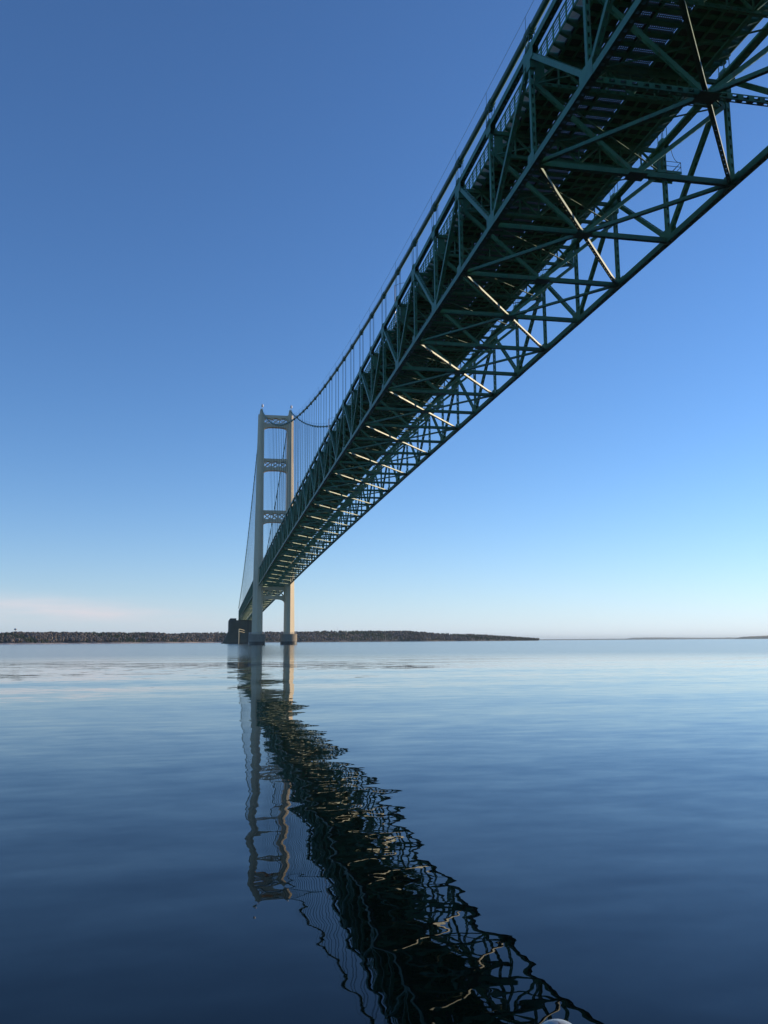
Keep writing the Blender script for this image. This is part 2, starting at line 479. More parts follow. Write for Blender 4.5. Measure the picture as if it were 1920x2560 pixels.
YV = Vector((0, 1, 0))
def bottom_system():
    rs, rl, rw = MB(), MB(), MB()
    ins = HW - 0.32
    for n in range(NMIN, NMAX + 1):
        y = ny(n); d = n <= DET; z = zb(y)
        mb = MB() if n >= VIS else rs
        mb.member(P(-ins, y, z), P(ins, y, z), 0.46, 0.54, YV, 1.0, detail=d, four=n <= 0, opening=0.5)
        mb.box(-0.95, 0.95, y - 0.75, y + 0.75, z - 0.29, z - 0.262)   # centre gusset
        if mb is not rs: mb.build('bottom_strut', M_GREEN, bridge)
        # sway brace: from the floor beam ends down to the middle of the strut
        mb = MB() if n >= VIS + 1 else rw
        for s in (-1, 1):
            a, b_ = P(s * (ins - 0.05), y, z + DEP - 3.4), P(s * 0.45, y, z + 0.32)
            mb.member(a, b_, 0.32, 0.42, YV, 1.0, detail=n <= 8)
        if mb is not rw: mb.build('sway_brace', M_GREEN, bridge)
    for n in range(NMIN + 1, NMAX, 2):
        y, y2 = ny(n), ny(n + 2)
        if n + 2 > NMAX: y2 = ny(n + 1)
        d = n <= DET
        for s in (-1, 1):
            mb = MB() if n >= -3 else rl
            if n + 2 > NMAX:
                mb.bar(P(s * ins, y, zb(y)), P(0, y2, zb(y2)), 0.36, 0.42)
            else:
                ym = ny(n + 1)
                a = P(s * (ins - 0.2), y + 0.35, zb(y)); m0 = P(s * 0.3, ym - 0.36, zb(ym)); m1 = P(-s * 0.3, ym + 0.36, zb(ym)); e = P(-s * (ins - 0.2), y2 - 0.35, zb(y2))
                mb.member(a, m0, 0.38, 0.36 if n <= 1 else 0.27, None, 0.9, opening=0.45, detail=d)
                mb.member(m1, e, 0.38, 0.36 if n <= 1 else 0.27, None, 0.9, opening=0.45, detail=d)
            if mb is not rl: mb.build('lateral_brace', M_GREEN, bridge)
    for n in range(SN + 1):
        y = sy(n); z = zb(y)
        mb = MB(); mb.bar(P(-ins, y, z), P(ins, y, z), 0.44, 0.50, YV); mb.build('bottom_strut', M_GREEN, bridge)
        for s in (-1, 1): rw.bar(P(s * (ins - .05), y, z + DEP - 3.4), P(s * .45, y, z + .32), .3, .36, YV)
    for n in range(0, SN - 1, 2):
        for s in (-1, 1):
            mb = MB(); y, ym, y2 = sy(n), sy(n + 1), sy(n + 2)
            mb.bar(P(s * ins, y + .3, zb(y)), P(s * 0.3, ym - .3, zb(ym)), 0.36, 0.42)
            mb.bar(P(-s * 0.3, ym + .3, zb(ym)), P(-s * ins, y2 - .3, zb(y2)), 0.36, 0.42)
            mb.build('lateral_brace', M_GREEN, bridge)
    if rs.n: rs.build('bottom_strut', M_GREEN, bridge, kind='stuff')
    rw.build('sway_brace', M_GREEN, bridge, kind='stuff')
    rl.build('lateral_brace', M_GREEN, bridge, kind='stuff')
bottom_system()

# floor beams (transverse trusses under the roadway)
def floor_beam(mb, y, d):
    zt = zb(y) + DEP - 0.75; zl = zb(y) + DEP - 3.4
    ins = HW - 0.30
    mb.bar(P(-ins, y, zt), P(ins, y, zt), 0.34, 0.42, YV)
    mb.member(P(-ins, y, zl), P(ins, y, zl), 0.34, 0.36, YV, 1.0, detail=d, four=y < 75)
    k = 8
    for i in range(k):
        x0 = -ins + 2 * ins * i / k; x1 = -ins + 2 * ins * (i + 1) / k
        a, b_ = (zl + .15, zt - .2) if i % 2 == 0 else (zt - .2, zl + .15)
        mb.bar(P(x0, y, a), P(x1, y, b_), 0.20, 0.20, YV)
        if d and i: mb.bar(P(x0, y + .01, zl + .16), P(x0, y + .01, zt - .2), 0.14, 0.14, YV)
    for s in (-1, 1):   # deep knee plates beside the posts
        mb.obb(P(s * (ins - 0.55), y, (zt + zl) / 2), Vector((0.5, 0, 0)), Vector((0, 0.03, 0)), Vector((0, 0, (zt - zl) / 2 - 0.18)))
fr = MB()
for n in range(NMIN, NMAX + 1):
    mb = MB() if n >= VIS - 3 else fr
    floor_beam(mb, ny(n), n <= 9)
    if mb is not fr: mb.build('floor_beam', M_GREEN, bridge)
for n in range(SN + 1):
    mb = MB(); floor_beam(mb, sy(n), False); mb.build('floor_beam', M_GREEN, bridge)
if fr.n: fr.build('floor_beam', M_GREEN, bridge, kind='stuff')

# flat bracing between the floor beams, at the level of their lower chords
def floor_bracing():
    mb = MB()
    def bay(ya, yb):
        za, zb_ = zb(ya) + DEP - 3.35, zb(yb) + DEP - 3.35; ym = (ya + yb) / 2; zm = (za + zb_) / 2
        for s in (-1, 1):
            mb.bar(P(s * 9.9, ya, za), P(0, ym, zm), 0.18, 0.08); mb.bar(P(0, ym, zm), P(-s * 9.9, yb, zb_), 0.18, 0.08)
            mb.bar(P(s * 5.0, ya, za + 0.1), P(s * 5.0, yb, zb_ + 0.1), 0.2, 0.22)
    for n in range(NMIN, NMAX): bay(ny(n), ny(n + 1))
    for n in range(SN): bay(sy(n), sy(n + 1))
    mb.build('floor_bracing', M_GREEN, bridge)
floor_bracing()

# deck
def strip(mb, x0, x1, ys, z0, z1):
    """a longitudinal slab following the camber; z0,z1 relative to the top chord axis"""
    rings = []
    for y in ys:
        z = zb(y) + DEP
        rings.append([P(x0, y, z + z0), P(x1, y, z + z0), P(x1, y, z + z1), P(x0, y, z + z1)])
    mb.loft(rings)
GX = ((-3.75, -1.32), (-0.98, 1.85))
def deck(ys, near):
    mb = MB()
    if near:
        strip(mb, -7.6, -3.95, ys, -0.20, 0.05); strip(mb, 2.05, 7.6, ys, -0.20, 0.05)
        strip(mb, -1.25, -1.05, ys, -0.20, 0.10)
    else: strip(mb, -7.6, 7.6, ys, -0.20, 0.05)
    mb.build('deck_slab', M_DECK, bridge)
    st = MB()
    for x in (-7.5, -6.2, -5.0, -3.85, -1.15, 1.95, 3.3, 4.7, 6.1, 7.5):
        strip(st, x - 0.02, x + 0.02, ys, -0.50, -0.204)
        strip(st, x - 0.11, x + 0.11, ys, -0.53, -0.50)
    st.build('stringer', M_GREEN, bridge)
deck(YN, True); deck([YT - 1.8] + YS, False)
def grating():
    g = MB(); cb = MB(); w = MB(); ed = MB()
    ya, yb = NMIN, 22
    rowp = DP / 8
    for i in range((yb - ya) * 8):
        y = ny(ya) + rowp * (i + 0.5); z = zb(y) + DEP
        cb.box(-7.4, 7.4, y + rowp * 0.31, y + rowp * 0.67, z - 0.34, z - 0.204)  # cross beams
        for x0, x1 in GX: cb.box(x0 - .1, x1 + .1, y + rowp * 0.315, y + rowp * 0.665, z - 0.204, z - 0.02)
        for x0, x1 in GX:
            k = int((x1 - x0) / 0.19)
            y_0, y_1 = y - rowp * 0.33, y + rowp * 0.31
            for j in range(k + 1):
                x = x0 + (x1 - x0) * j / k
                g.box(x - 0.050, x + 0.050, y_0, y_1, z - 0.085, z - 0.03)
            for j in range(4):
                yy = y_0 + (y_1 - y_0) * (j + .5) / 4
                g.box(x0, x1, yy - 0.045, yy + 0.045, z - 0.11, z - 0.026)
    # farther away the grating is one ribbed sheet
    for s in (-1, 1):
        for i in range((NMAX - ya) * 8):
            y = ny(ya) + rowp * (i + 0.5); z = zb(y) + DEP
            if i < (yb - ya) * 8:
                for j in range(9):
                    x = s * (7.72 + 0.11 * j)
                    (w if s < 0 else ed).box(x - 0.034, x + 0.034, y - rowp * 0.42, y + rowp * 0.22, z - 0.1, z - 0.03)
            else:
                (w if s < 0 else ed).box(min(s * 7.7, s * 8.6), max(s * 7.7, s * 8.6), y - rowp * 0.42, y + rowp * 0.22, z - 0.1, z - 0.03)
            # bracket under the walkway, tapering outwards
            yb_ = y + rowp * 0.40; xa, xe = s * 7.62, s * 8.75
            vs = []
            for dy in (-0.16, 0.16):
                vs += [P(xa, yb_ + dy, z - 0.75), P(xe, yb_ + dy, z - 0.22), P(xe, yb_ + dy, z + 0.02), P(xa, yb_ + dy, z + 0.02)]
            cb_ = ed
            cb_.add(vs, [(0, 1, 2, 3), (7, 6, 5, 4), (0, 4, 5, 1), (1, 5, 6, 2), (2, 6, 7, 3), (3, 7, 4, 0)])
    far = [ny(n) for n in range(yb, NMAX + 1)]
    for x0, x1 in GX: strip(g, x0, x1, far, -0.12, -0.02)
    g.build('deck_grating', M_GRATE, bridge)
    w.build('walkway_grating', M_GALV, bridge)
    cb.build('deck_cross_beam', M_GREEN, bridge)
    ed.build('walkway_bracket', M_GREEN, bridge)
grating()
def railing(s, ys, step, nodes):
    mb = MB(); x = s * 8.68
    for h, r in ((1.75, 0.06), (1.35, 0.03), (0.95, 0.03), (0.55, 0.03)):
        strip(mb, x - r, x + r, ys, h - r, h + r)
    strip(mb, x - 0.03, x + 0.03, ys, -0.22, 0.12)
    n = int((ys[-1] - ys[0]) / step)
    for i in range(n + 1):
        y = ys[0] + step * i + DP / 8 * 0.9; z = zb(y) + DEP
        mb.box(x - 0.07, x + 0.07, y - 0.06, y + 0.06, z, z + 1.78)
    mb.build('railing', M_GREEN, bridge)
for s in (-1, 1):
    railing(s, YN, DP / 8, None); railing(s, YS, SP / 4, None)

# maintenance platform hanging from the far truss
def platform():
    mb = MB(); y = ny(2); z = 54.6
    mb.box(8.9, 11.9, y - 1.1, y + 1.1, z - 0.14, z - 0.02)
    mb.box(8.9, 11.9, y - 1.1, y - 1.0, z - 0.32, z - 0.14); mb.box(8.9, 11.9, y + 1.0, y + 1.1, z - 0.32, z - 0.14)
    pf = mb.build('maintenance_platform', M_GREEN, bridge)
    r = MB()
    for xx in (9.0, 10.0, 11.85):
        for yy in (y - 1.05, y + 1.05): r.bar(P(xx, yy, z), P(xx, yy, z + 1.1), 0.05, 0.05, X1)
    for h in (0.55, 1.1):
        for yy in (y - 1.05, y + 1.05): r.bar(P(8.95, yy, z + h), P(11.9, yy, z + h), 0.045, 0.045, YV)
        r.bar(P(11.85, y - 1.05, z + h), P(11.85, y + 1.05, z + h), 0.045, 0.045, X1)
    r.bar(P(10.9, y - 1.05, z), P(11.85, y - 1.05, z + 1.1), 0.04, 0.04, YV)
    r.build('platform_rail', M_ROPE, pf)
    h = MB(); pts = []
    for i in range(15):
        t = i / 14
        pts.append(P(10.75 + 1.1 * t ** 1.5, y - 1.0, z + 3.0 - 1.9 * t - 1.0 * math.sin(math.pi * t) * 0.55))
    h.tube(pts, 0.03, 6); h.build('hose', M_ROPE, pf, smooth=True)
platform()

# service pipe under the deck
mb = MB(); strip(mb, 8.95, 9.25, YN, -1.5, -1.2); mb.build('service_pipe', M_GREEN, bridge)

# ------------------------------------------------------------------ tower
def leg_section(z, s):
    """plan of one leg at height z; s=-1 left, +1 right"""
    t = max(0.0, min(1.0, (z - 7.0) / 158.0))
    xi = 7.45 + 0.95 * t; xo = 14.75 - 2.25 * t
    ci = 1.5 - 1.0 * t; co = 3.3 - 2.1 * t
    hd = 4.9 - 1.5 * t
    p = [(xi, -hd + ci), (xi + ci, -hd), (xo - co, -hd), (xo, -hd + co), (xo, hd - co), (xo - co, hd), (xi + ci, hd), (xi, hd - ci)]
    if s < 0: p = [(-x, y) for x, y in reversed(p)]
    return [P(x, YT + y, z) for x, y in p]
legs = []
for s in (-1, 1):
    mb = MB()
    zs = [6.5, 30, 56, 56.15, 80, 110, 140, 163.6]
    rings = []
    for z in [6.5, 20, 40, 59.3, 59.35, 59.95, 60.0, 80, 100, 120, 140, 163.6]:
        r = leg_section(z, s)
        if z in (59.35, 59.95):     # belt ledge
            c = sum(r, Vector()) / 8
            r = [Vector((c.x + (p.x - c.x) * 1.03, c.y + (p.y - c.y) * 1.04, p.z)) for p in r]
        rings.append(r)
    mb.loft(rings)
    o = mb.build('tower_leg', M_TOWER, bridge); legs.append(o)
    # saddle housing that carries the cable over the top
    sd = MB(); x = s * HW
    sd.loft([[P(x - 1.25, YT - 3.2, 163.6), P(x + 1.25, YT - 3.2, 163.6), P(x + 1.25, YT + 3.2, 163.6), P(x - 1.25, YT + 3.2, 163.6)],
             [P(x - 1.0, YT - 2.9, 166.4), P(x + 1.0, YT - 2.9, 166.4), P(x + 1.0, YT + 2.9, 166.4), P(x - 1.0, YT + 2.9, 166.4)],
             [P(x - 0.7, YT - 1.8, 168.0), P(x + 0.7, YT - 1.8, 168.0), P(x + 0.7, YT + 1.8, 168.0), P(x - 0.7, YT + 1.8, 168.0)]])
    sd.build('cable_saddle', M_TOWER, o)
    bc = MB()
    bc.tube([P(x + 0.6, YT - 1, 168.0), P(x + 0.6, YT - 1, 169.4)], 0.09, 8)
    bc.tube([P(x + 0.6, YT - 1, 169.4), P(x + 0.6, YT - 1, 169.9), P(x + 0.6, YT - 1, 171.1), P(x + 0.6, YT - 1, 171.8)], [0.5, 0.85, 0.75, 0.2], 12)
    bc.build('beacon', M_WHITE, o, smooth=False)
    rl = MB()
    for xx in (x - 2.0, x + 1.9):
        for yy in (YT - 3.0, YT + 3.0): rl.bar(P(xx, yy, 163.6), P(xx, yy, 164.8), 0.06, 0.06, X1)
    for h in (164.2, 164.8):
        rl.bar(P(x - 2.0, YT - 3, h), P(x + 1.9, YT - 3, h), 0.05, 0.05, YV); rl.bar(P(x - 2.0, YT + 3, h), P(x + 1.9, YT + 3, h), 0.05, 0.05, YV)
    rl.build('guard_rail', M_GALV, o)

def tower_strut(ztop, l1, l0, crown, spring):
    """portal strut: two arched plates pierced by rows of cross lattice, closed above and below"""
    s_c = bpy.data.curves.new('strut_curve', 'CURVE'); s_c.dimensions = '2D'; s_c.fill_mode = 'BOTH'; s_c.extrude = 0.12
    t = (ztop - 7) / 158
    xi = 7.45 + 0.95 * max(0, min(1, ((ztop + spring) / 2 - 7) / 158)) + 0.9
    w = xi - 0.9
    def sp(pts):
        q = s_c.splines.new('POLY'); q.points.add(len(pts) - 1)
        for i, (a, b_) in enumerate(pts): q.points[i].co = (a, b_, 0, 1)
        q.use_cyclic_u = True
    out = [(-xi, ztop), (xi, ztop), (xi, spring)]
    arch = []
    K = 28
    for i in range(K + 1):
        a = math.pi * i / K
        cx, sx_ = math.cos(a), math.sin(a)
        # flattened arch with small-radius corners
        xx = w * (abs(cx) ** 0.62) * (1 if cx > 0 else -1); zz = spring + (crown - spring) * (sx_ ** 0.75)
        arch.append((xx, zz))
    out += arch + [(-xi, spring)]
    sp(out)
    hc = (l1 + l0) / 2; hh = (l1 - l0) / 2
    pitch = (w * 2 - 0.3) / 3; hx = pitch / 2 - 0.22
    for k in (-1, 0, 1):
        cx = k * pitch; g = 0.30
        # four openings round an X: top, bottom, left, right, each blunt-pointed
        for sg in (-1, 1):
            sp([(cx - hx + g + .35, hc + sg * hh), (cx - .45, hc + sg * (g + .25)), (cx, hc + sg * (g - .05)), (cx + .45, hc + sg * (g + .25)), (cx + hx - g - .35, hc + sg * hh)][::sg])
            sp([(cx + sg * hx, hc + hh - g - .1), (cx + sg * (g + .45), hc + .38), (cx + sg * (g + .15), hc), (cx + sg * (g + .45), hc - .38), (cx + sg * hx, hc - hh + g + .1)][::-sg])
    co = bpy.data.objects.new('strut_tmp', s_c); col.objects.link(co)
    dg = bpy.context.evaluated_depsgraph_get()
    me = bpy.data.meshes.new_from_object(co.evaluated_get(dg))
    vs0 = [v.co.copy() for v in me.vertices]; fs0 = [tuple(p.vertices) for p in me.polygons]
    bpy.data.objects.remove(co); bpy.data.curves.remove(s_c); bpy.data.meshes.remove(me)
    mb = MB()
    hd = 2.0
    for yy in (YT - hd, YT + hd):
        mb.add([P(v.x, yy + v.z, v.y) for v in vs0], fs0)
    # cover plates: top and along the arch
    mb.box(-xi, xi, YT - hd + .13, YT + hd - .13, ztop - 0.25, ztop - 0.02)
    mb.box(-w, w, YT - hd + .13, YT + hd - .13, l1 + 0.15, l1 + 0.3)
    mb.box(-w, w, YT - hd + .13, YT + hd - .13, l0 - 0.3, l0 - 0.15)
    for i in range(K):
        (xa, za), (xb, zb_) = arch[i], arch[i + 1]
        mb.add([P(xa, YT - hd + .13, za), P(xb, YT - hd + .13, zb_), P(xb, YT + hd - .13, zb_), P(xa, YT + hd - .13, za),
                P(xa, YT - hd + .13, za + .1), P(xb, YT - hd + .13, zb_ + .1), P(xb, YT + hd - .13, zb_ + .1), P(xa, YT + hd - .13, za + .1)],
               [(0, 1, 2, 3), (7, 6, 5, 4), (0, 4, 5, 1), (2, 6, 7, 3)])
    o = mb.build('tower_strut', M_TOWER, bridge)
    return o
for args in ((163.45, 161.4, 157.3, 154.75, 151.9), (131.5, 129.5, 125.3, 123.0, 120.3), (94.1, 92.0, 87.9, 85.6, 82.8), (40.0, 37.8, 33.8, 31.4, 27.9)):
    tower_strut(*args)
# bearing shelf between legs under the truss ends
for s, cx in ((-1, -11.15), (1, 10.9)):
    mb = MB()
    def ring(r, z, n=48): return [P(cx + r * math.cos(2 * math.pi * i / n), YT + r * math.sin(2 * math.pi * i / n), z) for i in range(n)]
    mb.loft([ring(5.75, 2.2), ring(5.75, 6.6), ring(5.9, 6.62), ring(5.9, 7.2), ring(5.6, 7.22)])
    pr = mb.build('tower_pier', M_CONC, bridge)
    wt = MB(); wt.loft([ring(5.9, -4), ring(5.9, 2.1), ring(5.76, 2.2)]); wt.build('waterline_band', M_WET, pr)
    rl = MB()
    for i in range(32):
        a = 2 * math.pi * i / 32
        rl.bar(P(cx + 5.5 * math.cos(a), YT + 5.5 * math.sin(a), 7.2), P(cx + 5.5 * math.cos(a), YT + 5.5 * math.sin(a), 8.5), 0.07, 0.07, X1)
    for h in (7.65, 8.05, 8.5): rl.tube([P(cx + 5.5 * math.cos(2 * math.pi * i / 32), YT + 5.5 * math.sin(2 * math.pi * i / 32), h) for i in range(33)], 0.045, 5, cap=False)
    rl.build('guard_rail', M_GALV, pr)

# ------------------------------------------------------------------ anchorage
def anchorage():
    mb = MB(); y0, y1 = 1132.0, 1225.0
    prof = [(-31.5, -3), (-30.3, 0.6), (-24.6, 12.5), (-22.7, 17.0), (-22.7, 30.6), (-21.2, 32.3), (-13.6, 32.3), (-13.6, 29.9), (13.6, 29.9), (13.6, 32.3), (16.0, 32.3), (17.0, 31.2), (17.0, -3)]
    prof = prof[::-1]
    mb.loft([[P(x, y0, z) for x, z in prof], [P(x, y1, z) for x, z in prof]])
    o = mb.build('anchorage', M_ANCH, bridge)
    f = MB()
    for x in (-18.2, -13.2, -6, 0.5, 7, 13):    # shallow pilasters on the water face
        f.box(x - 0.7, x + 0.7, y0 - 0.6, y0 - 0.01, 0, 24.3)
    f.box(-22.6, 16.9, y0 - 0.9, y0 - 0.61, 20.6, 21.2)
    f.build('pilaster', M_ANCH, o)
    g = MB(); g.box(-32, 18.5, y0 - 2.2, y1, -3, 1.4); g.build('waterline_band', M_WET, o)
anchorage()

# added post frame standing in for the sunlit strips on the anchorage
pf = thing('sun_strip_stand_in', 'tall pale yellow post with two short arms, added in place of sunlit strips on the dark anchorage', 'post', (-11.2, 1096.0, 0))
mb = MB(); mb.tube([P(-11.2, 1096, -2), P(-11.2, 1096, 18.2)], 0.5, 10); mb.build('post', M_YEL, pf)
for z in (18.0, 15.3):
    mb = MB(); mb.bar(P(-10.7, 1096, z), P(-4.0, 1102, z - 1.6), 0.4, 0.5); mb.build('arm', M_YEL, pf)

# ------------------------------------------------------------------ street lamps on the deck edge
lamps = [(ny(-1) - 6, None), (146.0, 'nearest grey street lamp with curved arm, rising beside the near cable above the truss'),
         (241.0, 'second grey street lamp with curved arm, in front of the dip of the far cable'),
         (337.5, 'third and smallest grey street lamp, seen just right of the tower against the hangers')]
first = None
for y, lab in lamps:
    if lab is None: continue
    zz = zb(y) + DEP
    t = thing('street_lamp', lab, 'street lamp', (-8.35, y, zz), 'street lamps along the bridge deck')
    if first is None:
        first = t
        mb = MB(); mb.tube([P(-8.35, y, zz), P(-8.35, y, zz + 4), P(-8.35, y, zz + 8.2)], [0.13, 0.11, 0.08], 8)
        mb.build('pole', M_GALV, t, smooth=True)
        mb = MB(); mb.tube([P(-8.35, y, zz + 8.0), P(-7.6, y, zz + 8.45), P(-6.7, y, zz + 8.72), P(-6.2, y, zz + 8.78)], 0.045, 6)
        mb.build('arm', M_GALV, t, smooth=True)
        mb = MB(); mb.loft([[P(-6.25 + dx * 0.5, y + dy * .5, zz + 8.72), P(-5.5, y + dy * .5, zz + 8.72)][:1] + [P(-6.25, y - .1, zz + 8.85), P(-6.25, y + .1, zz + 8.85)] for dx, dy in ((0, 0),)] , cap=False) if False else mb.obb(P(-5.9, y, zz + 8.76), Vector((.38, 0, 0)), Vector((0, .15, 0)), Vector((0, 0, .07)))
        mb.obb(P(-5.85, y, zz + 8.66), Vector((.24, 0, 0)), Vector((0, .11, 0)), Vector((0, 0, .028)))
        mb.build('lamp_head', M_GALV, t)
    else:
        for ch in first.children:
            c = ch.copy(); col.objects.link(c); c.parent = t

# ------------------------------------------------------------------ far shore
def px_az(px): return YAW + math.atan((px - 960) / FPX)
def interp(x, tab):
    return float(np.interp(x, [t[0] for t in tab], [t[1] for t in tab]))
DIST = [(-700, 1700), (0, 2050), (300, 2250), (560, 2700), (740, 3000), (1340, 3300)]
# skyline height above the horizon in photograph pixels
TOPS = [(-700, 27), (0, 27), (130, 27), (300, 25), (400, 24), (430, 21), (470, 23), (560, 24), (640, 24), (740, 24), (850, 26), (1010, 25), (1080, 19.5), (1180, 15.5), (1250, 12), (1300, 8.5), (1330, 6), (1342, 2)]
def smooth_noise(n, k):
    a = rng.normal(size=n + k); return np.convolve(a, np.ones(k) / k, 'valid')[:n] * math.sqrt(k)
def build_land():
    xs = np.arange(-700, 1347, 8.0); nn = len(xs)
    rows = 14
    nz = smooth_noise(nn, 9)
    H = []; D = []
    for i, px in enumerate(xs):
        a = px_az(px); d = interp(px, DIST) * (1 + 0.012 * nz[i]); top = interp(px, TOPS)
        dr = d + 420
        htree = 9.5
        h = max(0.8, top * (dr) / FPX / math.cos(a - YAW) * math.cos(a - YAW) + CAM.z - htree)
        H.append(h); D.append(d)
    vs = []; pos = []
    bumps = rng.normal(size=(rows, nn))
    for r in range(rows):
        t = r / (rows - 1)
        for i, px in enumerate(xs):
            a = px_az(px); dd = (D[i] + t * 520) / math.cos(a - YAW)
            s = min(1, max(0, (t - 0.03) / 0.78)); s = s * s * (3 - 2 * s)
            z = -0.6 + (1.6 if r >= 1 else 0) + (H[i]) * (0.18 * min(1, t * 5) + 0.82 * s) * (1 + 0.03 * bumps[r, i]) * (1 - 0.15 * max(0, t - 0.85) / 0.15)
            vs.append(Vector((CAM.x + math.sin(a) * dd, math.cos(a) * dd, z)))
    fs = [(r * nn + i, r * nn + i + 1, (r + 1) * nn + i + 1, (r + 1) * nn + i) for r in range(rows - 1) for i in range(nn - 1)]
    mb = MB(); mb.add(vs, fs)
    m = paint('shore_ground', (0.10, 0.085, 0.06), (0.19, 0.165, 0.13), 0.95, 0.012, detail=8)
    o = mb.build('hills', m, smooth=True); o['kind'] = 'structure'
    # beach line
    b = MB(); rings = []
    for i, px in enumerate(xs):
        if px > 620: break
        a = px_az(px)
        rr = []
        for off, z in ((-22, -0.3), (-6, 1.6), (30, 2.3)):
            dd = (D[i] + off) / math.cos(a - YAW)
            rr.append(Vector((CAM.x + math.sin(a) * dd, math.cos(a) * dd, z)))
        rings.append(rr)
    b.loft(rings, cap=False, closed=False)
    ob = b.build('beach', paint('pale_beach', (0.36, 0.31, 0.27), (0.5, 0.44, 0.39), 0.95, 0.05), smooth=True); ob['kind'] = 'structure'
    grid = np.array([[v.x, v.y, v.z] for v in vs]).reshape(rows, nn, 3)
    return xs, grid
xs_l, grid = build_land()
def ground_at(px, t):
    """point on the hills at photograph column px and depth fraction t"""
    rows, nn, _ = grid.shape
    i = (px - xs_l[0]) / 8.0; i = min(max(i, 0), nn - 1.001); r = min(max(t * (rows - 1), 0), rows - 1.001)
    i0, r0 = int(i), int(r); fi, fr_ = i - i0, r - r0
    a = grid[r0, i0] * (1 - fi) + grid[r0, i0 + 1] * fi; b = grid[r0 + 1, i0] * (1 - fi) + grid[r0 + 1, i0 + 1] * fi
    return Vector(a * (1 - fr_) + b * fr_)

def build_forest():
    V = []; F = []; nv = 0
    mats = []
    N = 15000
    for k in range(N):
        px = rng.uniform(-700, 1343)
        t = rng.beta(1.1, 1.0) * 0.93 + 0.045
        if px < 620 and t < 0.09 and rng.random() < 0.6: continue
        g = ground_at(px, t)
        cl = math.sin(px * 0.021 + 3 * t) + math.sin(px * 0.057 + 9 * t + 1.0) * 0.7 + math.sin(px * 0.13 - 14 * t) * 0.4
        conif = cl + rng.normal() * 0.6 > (0.45 if px < 700 else -0.05)
        if px > 1200: conif = rng.random() < 0.8
        h = rng.uniform(6, 11.5) * (1.2 if conif and rng.random() < 0.25 else 1)
        if px > 1230: h *= 0.85
        n = 6
        if conif:
            r = h * rng.uniform(0.17, 0.26)
            prof = [(0.04, 0.0), (0.05, 0.12), (1.0, 0.14), (0.45, 0.5), (0.62, 0.5), (0.0, 1.0)]
        else:
            r = h * rng.uniform(0.28, 0.44)
            prof = [(0.05, 0.0), (0.06, 0.2), (0.7, 0.35), (1.0, 0.62), (0.7, 0.88), (0.0, 1.0)]
        ph = rng.uniform(0, 6.28)
        for pr, pz in prof:
            jr = rng.uniform(0.75, 1.25, n)
            for q in range(n):
                a = ph + 2 * math.pi * q / n
                V.append((g.x + r * pr * jr[q] * math.cos(a), g.y + r * pr * jr[q] * math.sin(a), g.z - 0.4 + h * (pz + (0.04 * (jr[q] - 1) if 0 < pz < 1 else 0))))
        for s_ in range(len(prof) - 1):
            for q in range(n):
                q2 = (q + 1) % n
                F.append((nv + s_ * n + q, nv + s_ * n + q2, nv + (s_ + 1) * n + q2, nv + (s_ + 1) * n + q))
                mats.append(1 if conif else 0)
        nv += n * len(prof)
    me = bpy.data.meshes.new('forest'); me.from_pydata(V, [], F)
    def tree_mat(name, c1, c2, c3):
        m, n, l, b = new_mat(name)
        g = n.new('ShaderNodeNewGeometry'); cr = n.new('ShaderNodeValToRGB')
        e = cr.color_ramp.elements
        e[0].color = (*c1, 1); e[1].color = (*c3, 1); x = e.new(0.5); x.color = (*c2, 1)
        l.new(g.outputs['Random Per Island'], cr.inputs[0]); l.new(cr.outputs[0], b.inputs['Base Color'])
        b.inputs['Roughness'].default_value = 0.95; b.inputs['Specular IOR Level'].default_value = 0.1
        return m
    me.materials.append(tree_mat('bare_twigs', (0.07, 0.06, 0.052), (0.115, 0.098, 0.085), (0.19, 0.165, 0.14)))
    me.materials.append(tree_mat('evergreen_needles', (0.025, 0.04, 0.025), (0.035, 0.055, 0.03), (0.06, 0.075, 0.045)))
    me.polygons.foreach_set('material_index', mats)
    o = bpy.data.objects.new('forest', me); col.objects.link(o); o['kind'] = 'stuff'
    o['label'] = 'low wooded shore of bare and evergreen trees across the water'; o['category'] = 'forest'
build_forest()

# houses on the far shore
M_HW = paint('house_wall', (0.45, 0.43, 0.40), (0.55, 0.53, 0.50), 0.8, 0.5)
M_HR = paint('house_roof', (0.13, 0.11, 0.10), (0.2, 0.17, 0.15), 0.9, 0.5)
M_WIN = paint('window_glass', (0.03, 0.035, 0.04), (0.05, 0.055, 0.06), 0.15, 0.5)
def house():
    t = thing('house', 'tiny pale house with grey roof among the trees of the far shore', 'house', (0, 0, 0), 'houses on the far shore')
    mb = MB(); mb.box(-6, 6, -4.5, 4.5, -2, 5)
    mb.add([P(-6, -4.5, 5), P(-6, 4.5, 5), P(-6, 0, 8.2), P(6, -4.5, 5), P(6, 4.5, 5), P(6, 0, 8.2)], [(0, 1, 2), (5, 4, 3)])
    mb.build('wall', M_HW, t)
    mb = MB()
    for s in (-1, 1):
        mb.bar(P(-6.5, s * 2.35, 6.72), P(6.5, s * 2.35, 6.72), 6.0, 0.3, Vector((0, 4.9, -s * 3.5)))
    mb.build('roof', M_HR, t)
    for x in (-3.5, 0.3, 3.8):
        mb = MB(); mb.box(x - .7, x + .7, -4.56, -4.503, 1.4, 3.2); mb.build('window', M_WIN, t)
    return t
h0 = house()
HS = [(22, .32), (96, .40), (171, .22), (258, .3), (345, .26), (430, .22), (478, .2), (503, .34), (528, .24), (545, .4)]
